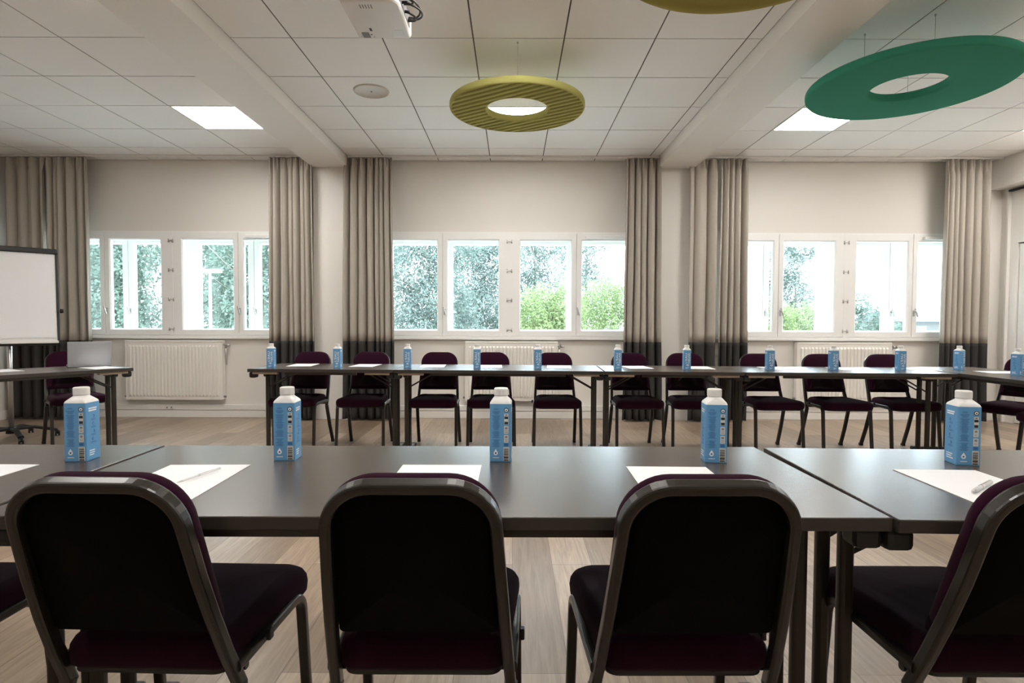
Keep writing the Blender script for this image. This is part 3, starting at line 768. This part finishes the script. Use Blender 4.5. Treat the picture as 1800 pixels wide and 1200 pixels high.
# ------------------------------------------------------------------ flipchart
fl = empty('flipchart', (-4.71, 5.36, 0), rad(42), label='mobile flipchart with blank white pad and black frame in the left corner', cat='flipchart')
tilt = Matrix.Translation((0, 0, .90)) @ Matrix.Rotation(rad(-8), 4, 'X')
b = MB(); b.box(-.36, .36, .0, .022, 0, .90, .004, mtx=tilt); b.build('board', M['trim'], fl)
b = MB()
b.box(-.375, -.355, -.008, .026, 0, .90, .004, mtx=tilt); b.box(.355, .375, -.008, .026, 0, .90, .004, mtx=tilt); b.box(-.36, .36, -.004, .026, -.012, .004, .003, mtx=tilt)
b.build('board_frame', M['plastic'], fl)
MB().box(-.378, .378, -.032, .020, .885, .935, .008, mtx=tilt).build('clamp_bar', M['plastic'], fl)
b = MB()
for k in range(4): b.box(-.345 + k * .002, .345, -.006 - .0015 * k, -.0052 - .0015 * k, .055 + .004 * k, .89, mtx=tilt)
b.build('paper_pad', M['paper'], fl)
b = MB(); b.box(-.33, .36, -.05, .0, .004, .012, .002, mtx=tilt); b.box(-.33, .36, -.054, -.048, .004, .026, .002, mtx=tilt); b.build('pen_tray', M['trim'], fl)
MB().cyl((.378, .02, 1.22), (.405, .02, 1.22), .022, .020, 14).build('clamp_knob', M['plastic'], fl)
b = MB(); b.cyl((0, .05, .10), (0, .05, 1.1), .020, n=16); b.build('column', M['metal'], fl)
b = MB(); b.cyl((0, .05, .06), (0, .05, .12), .045, .035, 18)
cs = []
for k in range(5):
    t = rad(72 * k - 18 + 10); e = Vector((math.cos(t), math.sin(t), 0)) * .34 + Vector((0, .05, 0))
    b.sweep([(0, .05, .10), (e.x * .5, .05 + (e.y - .05) * .5, .105), (e.x, e.y, .062)], rrect(.045, .026, .009, 3), (0, 0, 1)); cs.append(e)
b.build('star_base', M['plastic'], fl)
for e in cs:
    c = MB(); c.cyl((e.x - .02, e.y, .027), (e.x - .006, e.y, .027), .027, n=18); c.cyl((e.x + .006, e.y, .027), (e.x + .02, e.y, .027), .027, n=18); c.cyl((e.x, e.y, .02), (e.x, e.y, .065), .010, n=10)
    c.build('caster', M['plastic'], fl)

# ------------------------------------------------------------------ felt rings on cables
def ringprof(R, r, t, rr=.018):
    P = []
    for cx, cz, a0 in ((R - rr, t - rr, 0), (r + rr, t - rr, 90), (r + rr, rr, 180), (R - rr, rr, 270)):
        for i in range(7):
            a = rad(a0 + 90 * i / 6); P.append((cx + rr * math.cos(a), cz + rr * math.sin(a)))
    return P
def cables(root, pts, ztop, z0):
    ztop -= .001
    for x, y in pts:
        c = MB(); c.cyl((x, y, z0), (x, y, ztop), .0014, n=6); c.cyl((x, y, z0 - .002), (x, y, z0 + .018), .004, n=8); c.cyl((x, y, ztop - .008), (x, y, ztop), .006, n=8)
        c.build('suspension_cable', M['cable'], root)
R1, r1, T1 = .50, .226, .052
o = empty('acoustic_ring', (.024, 4.33, 2.70), label='olive-green ribbed felt ring hanging at ceiling centre', cat='acoustic ring', group='felt rings under the ceiling')
mb = MB(); nr, nt_ = 110, 640; vs = []; rib = rad(-33); ca, sa = math.cos(rib), math.sin(rib)
prof = []
for i in range(nr + 1):
    rr_ = r1 + (R1 - r1) * i / nr; prof.append(rr_)
for j in range(nt_):
    t = 2 * PI * j / nt_
    for rr_ in prof:
        x, y = rr_ * math.cos(t), rr_ * math.sin(t); e = min(rr_ - r1, R1 - rr_)
        rnd_ = .014 * (1 - math.sqrt(max(0, 1 - (1 - min(1, e / .014)) ** 2)))
        u = (-x * sa + y * ca) / .058
        f_ = min(1, max(0, (e - .010) / .02)); h = min(1, max(0, (abs(math.sin(PI * u)) - .42) / .30))
        vs.append((x, y, rnd_ + f_ * .034 * (1 - h)))
m_ = nr + 1; fs = [[j * m_ + i, ((j + 1) % nt_) * m_ + i, ((j + 1) % nt_) * m_ + i + 1, j * m_ + i + 1] for j in range(nt_) for i in range(nr)]
mb.add(vs, fs, 0, True)
side = [(R1, .014), (R1, T1 - .014), (R1 - .004, T1 - .004), (R1 - .014, T1), (r1 + .014, T1), (r1 + .004, T1 - .004), (r1, T1 - .014), (r1, .014)]
mb.lathe(side, nt_, cap=False); mb.build('felt_disc', M['olive'], o)
cables(o, [(0, -.43), (-.36, .22), (.36, .22)], ZC - 2.70, T1)
o = empty('acoustic_ring', (2.565, 3.80, 2.655), label='smooth emerald-green felt ring hanging at the right', cat='acoustic ring', group='felt rings under the ceiling')
MB().lathe(ringprof(.60, .215, .055, .020), 128, closed=True).build('felt_disc', M['green'], o)
cables(o, [(-.02, -.26), (-.30, -.02), (.16, .24)], ZC - 2.655, .055)
o = empty('acoustic_ring', (.955, 2.31, 2.65), label='dark olive felt ring cut off by the top of the photo', cat='acoustic ring', group='felt rings under the ceiling')
P = [(.60, .035), (.60, .020), (.595, .008), (.585, .001), (.565, 0), (.545, .003), (.532, .010), (.520, .014), (.30, .014), (.26, .010), (.235, .004), (.222, .01), (.215, .02), (.215, .035), (.222, .048), (.235, .055), (.58, .055), (.593, .049)]
MB().lathe(P, 128, closed=True).build('felt_disc', M['olivedark'], o)
cables(o, [(0, .30), (-.26, -.15), (.26, -.15)], ZC - 2.65, .055)

# ------------------------------------------------------------------ projector
po = empty('projector', (-.728, 3.10, 2.722), rad(0), label='white ceiling projector with black cables at the top of the photo', cat='projector')
ol = rpoly([(-.150, -.19), (.150, -.19), (.150, .20), (-.150, .20)], [.035, .05, .014, .014], 6)
c = MB(); cushion(c, ol, [(.018, 0), (.010, .001), (.003, .008), (0, .018), (0, .085), (.004, .093), (.012, .097)], None); sh = c.build('shell', M['projector'], po)
for p in sh.data.polygons: p.use_smooth = False
c = MB(); c.box(-.115, -.075, .125, .185, -.001, .004); c.build('adjuster_slot', M['vent'], po)
c = MB()
for k in range(5):
    c.box(-.055 + k * .014, -.050 + k * .014, -.152, -.118, -.0012, .002)
c.build('vent_slot', M['vent'], po)
c = MB(); c.box(-.062, -.050, .080, .11, -.0012, .002); c.cyl((-.065, .15, -.001), (-.065, .15, .002), .005, n=10); c.cyl((-.055, .175, -.001), (-.055, .175, .002), .003, n=10); c.build('screw_hole', M['inkblack'], po)
c = MB(); c.box(.075, .115, .10, .16, -.0015, .002, .001); c.build('adjuster_foot', M['pen'], po)
c = MB(); c.box(-.075, .075, -.1925, -.189, .03, .075, .001); c.build('type_plate', M['inkcream'], po)
c = MB(); c.box(.148, .153, -.16, .12, .02, .08, .002); c.build('port_panel', M['vent'], po)
c = MB(); c.cyl((0, 0, .095), (0, 0, ZC - 2.722 - .001), .022); c.box(-.06, .06, -.06, .06, .095, .105, .002); c.box(-.07, .07, -.07, .07, ZC - 2.722 - .012, ZC - 2.722 - .0005, .002); c.build('ceiling_mount', M['projector'], po)
for k, (y0, y1, rr_, zz) in enumerate(((-.10, .07, .085, .04), (-.14, .085, .075, .055), (-.03, .06, .05, .03), (-.12, -.05, .05, .06))):
    c = MB(); pts = []
    for i in range(19):
        t = PI * i / 18; pts.append((.153 + rr_ * math.sin(t) * (1.05 if i % 2 == 0 else 1.05), (y0 + y1) / 2 + (y1 - y0) / 2 * -math.cos(t), zz - .012 * math.sin(t)))
    c.sweep(pts, circ(.0052, 8), (0, 0, 1), smooth=True); c.cyl((.153, y1, zz), (.180, y1, zz), .008, .006, 10); c.cyl((.153, y0, zz), (.180, y0, zz), .008, .006, 10); c.build('cable', M['plastic'], po)
# door handle side light switch plate is hidden by the frame edge; nothing more on the right wall

# ------------------------------------------------------------------ outside
MB().box(-90, 110, YO + .01, 160, -.8, -.6).build('ground', M['bounce_ground'], None, kind='structure')
def crown_mesh(name, m, blobs, n, size, seed, shell=.55):
    rnd = random.Random(seed); me = MB(); vs = []; fs = []
    tot = sum(b[3] * b[5] for b in blobs)
    for bx, by, bz, rx, ry, rz in blobs:
        k = int(n * rx_weight((rx, rz), tot))
        for _ in range(k):
            u = rnd.uniform(-1, 1); t = rnd.uniform(0, 2 * PI); q = math.sqrt(1 - u * u); rr = rnd.uniform(shell, 1) ** .5 * (1 + .18 * math.sin(7 * t + 5 * u))
            c = Vector((bx + rx * q * math.cos(t) * rr, by + ry * q * math.sin(t) * rr, bz + rz * u * rr))
            a = Vector((rnd.gauss(0, 1), rnd.gauss(0, 1), rnd.gauss(0, 1))).normalized(); b = a.orthogonal().normalized(); s = size * rnd.uniform(.6, 1.4)
            o = len(vs); vs += [c + a * s, c + b * s * .5, c - a * s, c - b * s * .5]; fs.append([o, o + 1, o + 2, o + 3])
    me.add(vs, fs); mesh = me
    return mesh
def rx_weight(r, tot): return r[0] * r[1] / tot
def tree(x, y, h, blobs, n, size, m, label, seed, shell=.5, group='trees outside the windows', cat='tree', nb=9):
    r = empty('tree' if cat == 'tree' else 'bush', (x, y, -.6), label=label, cat=cat, group=group)
    crown_mesh('crown', m, blobs, n, size, seed, shell).build('crown', m, r, recalc=False)
    t = MB(); rnd = random.Random(seed + 50)
    t.cyl((0, 0, 0), (0, 0, h * .75), .03 * h * .5, .012 * h * .4, 8)
    for k in range(nb):
        z = h * rnd.uniform(.25, .75); a = rnd.uniform(0, 2 * PI); L = h * rnd.uniform(.15, .35)
        t.cyl((0, 0, z), (L * math.cos(a), L * math.sin(a), z + L * rnd.uniform(.4, 1)), .008 * h * .4, .003 * h * .3, 6)
    t.build('trunk', M['bark'], r)
# left: dense wall of green
for k, (x, y, s, m, lb) in enumerate(((-15.5, 21.5, 1.05, 'leafA', 'dense green tree at the far left beyond the left window'), (-12.2, 17.3, .9, 'leafA', 'dark green tree beyond the second pane of the left window'),
                                (-10.9, 21.5, 1.05, 'leafA', 'green tree behind the lamp post outside the left window'), (-7.6, 17.6, .95, 'leafA', 'bright green tree right of the lamp post'),
                                (-5.7, 21.8, 1.05, 'leafB', 'pale tree beyond the right pane of the left window'))):
    tree(x, y, 6 * s, [(0, 0, 1.6, 1.7, 1.5, 1.8), (-.6, .4, 3.3 * s, 1.5, 1.4, 1.7), (.7, -.2, 4.6 * s, 1.3, 1.2, 1.5), (.2, 0, 6.2 * s, 1.4, 1.2, 1.4)], 28000, .056, M[m], lb, 100 + k, .3)
for k, (x, y, h, lb) in enumerate(((-2.7, 18.5, 4.2, 'grey-green tree beyond the left pane of the middle window'), (-1.2, 21.8, 4.1, 'low leafy tree beyond the second pane of the middle window'), (.9, 24, 5.2, 'airy grey tree behind the yellow-green bushes'), (3.5, 27.8, 5.8, 'airy tree beyond the right pane of the middle window'))):
    tree(x, y, h * 1.1, [(0, 0, h * .28, 1.6, 1.3, 1.6), (.3, 0, h * .55, 1.45, 1.2, 1.2), (-.5, 0, h * .8, 1.3, 1, .95), (.6, .2, h, 1.25, .9, .85), (-.2, 0, h * 1.15, 1.35, .9, .7)], 26000, .048, M['leafB'], lb, 200 + k, .25, nb=16)
for k, (x, y, w_, h, lb) in enumerate(((.9, 14.2, 1.1, 2.05, 'yellow-green bush outside the third pane of the middle window'), (2.85, 16.4, 1.35, 2.3, 'yellow-green bush outside the fourth pane of the middle window'), (7.55, 15.5, .95, 1.75, 'small yellow-green bush outside the left pane of the right window'))):
    tree(x, y, h, [(0, 0, h * .5, w_, .9, h * .62), (-.3, 0, h * .95, w_ * .6, .7, h * .35), (.45, .1, h * 1.0, w_ * .45, .6, h * .32)], 14000, .038, M['leafC'], lb, 300 + k, .3, 'bushes outside the windows', 'bush')
tree(9.3, 19, 4.3, [(0, 0, 1.3, 1.0, 1, 1.2), (-.2, 0, 2.5, .95, .9, .95), (-.5, 0, 3.6, .75, .8, .8), (.2, 0, 4.2, .6, .6, .5)], 18000, .046, M['leafB'], 'airy tree beyond the second pane of the right window', 401, .3, nb=14)
tree(7.2, 21, 4.4, [(0, 0, 1.5, .9, 1, 1.3), (0, 0, 3.0, .7, .8, 1.1), (.2, 0, 4.0, .5, .6, .7)], 14000, .046, M['leafB'], 'slim tree at the left pane of the right window', 402, .3, nb=14)
tree(11.2, 18, 3.0, [(0, 0, .9, 1.0, 1, .9), (-.15, 0, 1.7, .75, .8, .7), (-.4, 0, 2.35, .4, .5, .45)], 9000, .045, M['leafA'], 'conical green tree beyond the third pane of the right window', 403, .3)
tree(13.9, 20.4, 1.7, [(0, 0, .9, .7, .8, .75), (0, 0, 1.35, .4, .5, .4)], 3000, .055, M['leafA'], 'low green tree beside the conical tree outside the right window', 404, .3)
# floodlight pole
lp = empty('lamp_post', (-8.43, 16.0, -.6), label='slim white floodlight pole outside the left window', cat='lamp post')
MB().cyl((0, 0, 0), (0, 0, 3.16), .045, .035, 12).build('pole', M['trim'], lp)
b = MB(); b.box(-.14, .30, -.02, .02, 3.14, 3.17); b.build('crossbar', M['trim'], lp)
for xx in (-.12, .13, .27): MB().box(xx - .055, xx + .055, -.08, .05, 3.06, 3.14, .012).build('lamp_head', M['rad'], lp)
# distant low house at the right
hs = empty('house', (43, 55, -.6), label='distant low white house seen through the rightmost pane', cat='house')
MB().box(-6.5, 10, 0, 6, 0, 1.9).build('house_wall', M['render'], hs)
b = MB(); b.add([(-7, -.6, 1.9), (10.5, -.6, 1.9), (10.5, 3, 2.9), (-7, 3, 2.9), (-7, 6.6, 1.9), (10.5, 6.6, 1.9)], [[0, 1, 2, 3], [3, 2, 5, 4], [0, 3, 4], [1, 5, 2]]); b.build('roof', M['roof'], hs)
for xx in (-4, -.5, 3, 6.5): MB().box(xx - .5, xx + .5, -.03, .02, .7, 1.5).build('house_window', M['vent'], hs)

# ------------------------------------------------------------------ sky light and output
wd = bpy.data.worlds.new('world'); SC.world = wd; wd.use_nodes = True
nt = wd.node_tree; bg = nt.nodes['Background']
tc = nt.nodes.new('ShaderNodeTexCoord'); n = nt.nodes.new('ShaderNodeTexNoise'); n.inputs['Scale'].default_value = 1.5; n.inputs['Detail'].default_value = 5
r_ = nt.nodes.new('ShaderNodeValToRGB'); r_.color_ramp.elements[0].color = (.62, .79, 1.0, 1); r_.color_ramp.elements[1].color = (.82, .91, 1.0, 1)
nt.links.new(tc.outputs['Generated'], n.inputs['Vector']); nt.links.new(n.outputs['Fac'], r_.inputs[0]); nt.links.new(r_.outputs[0], bg.inputs['Color'])
bg.inputs['Strength'].default_value = 6.6
SC.view_settings.view_transform = 'Standard'; SC.view_settings.look = 'None'; SC.view_settings.gamma = 1; SC.view_settings.use_curve_mapping = False
SC.view_settings.exposure = 1.0
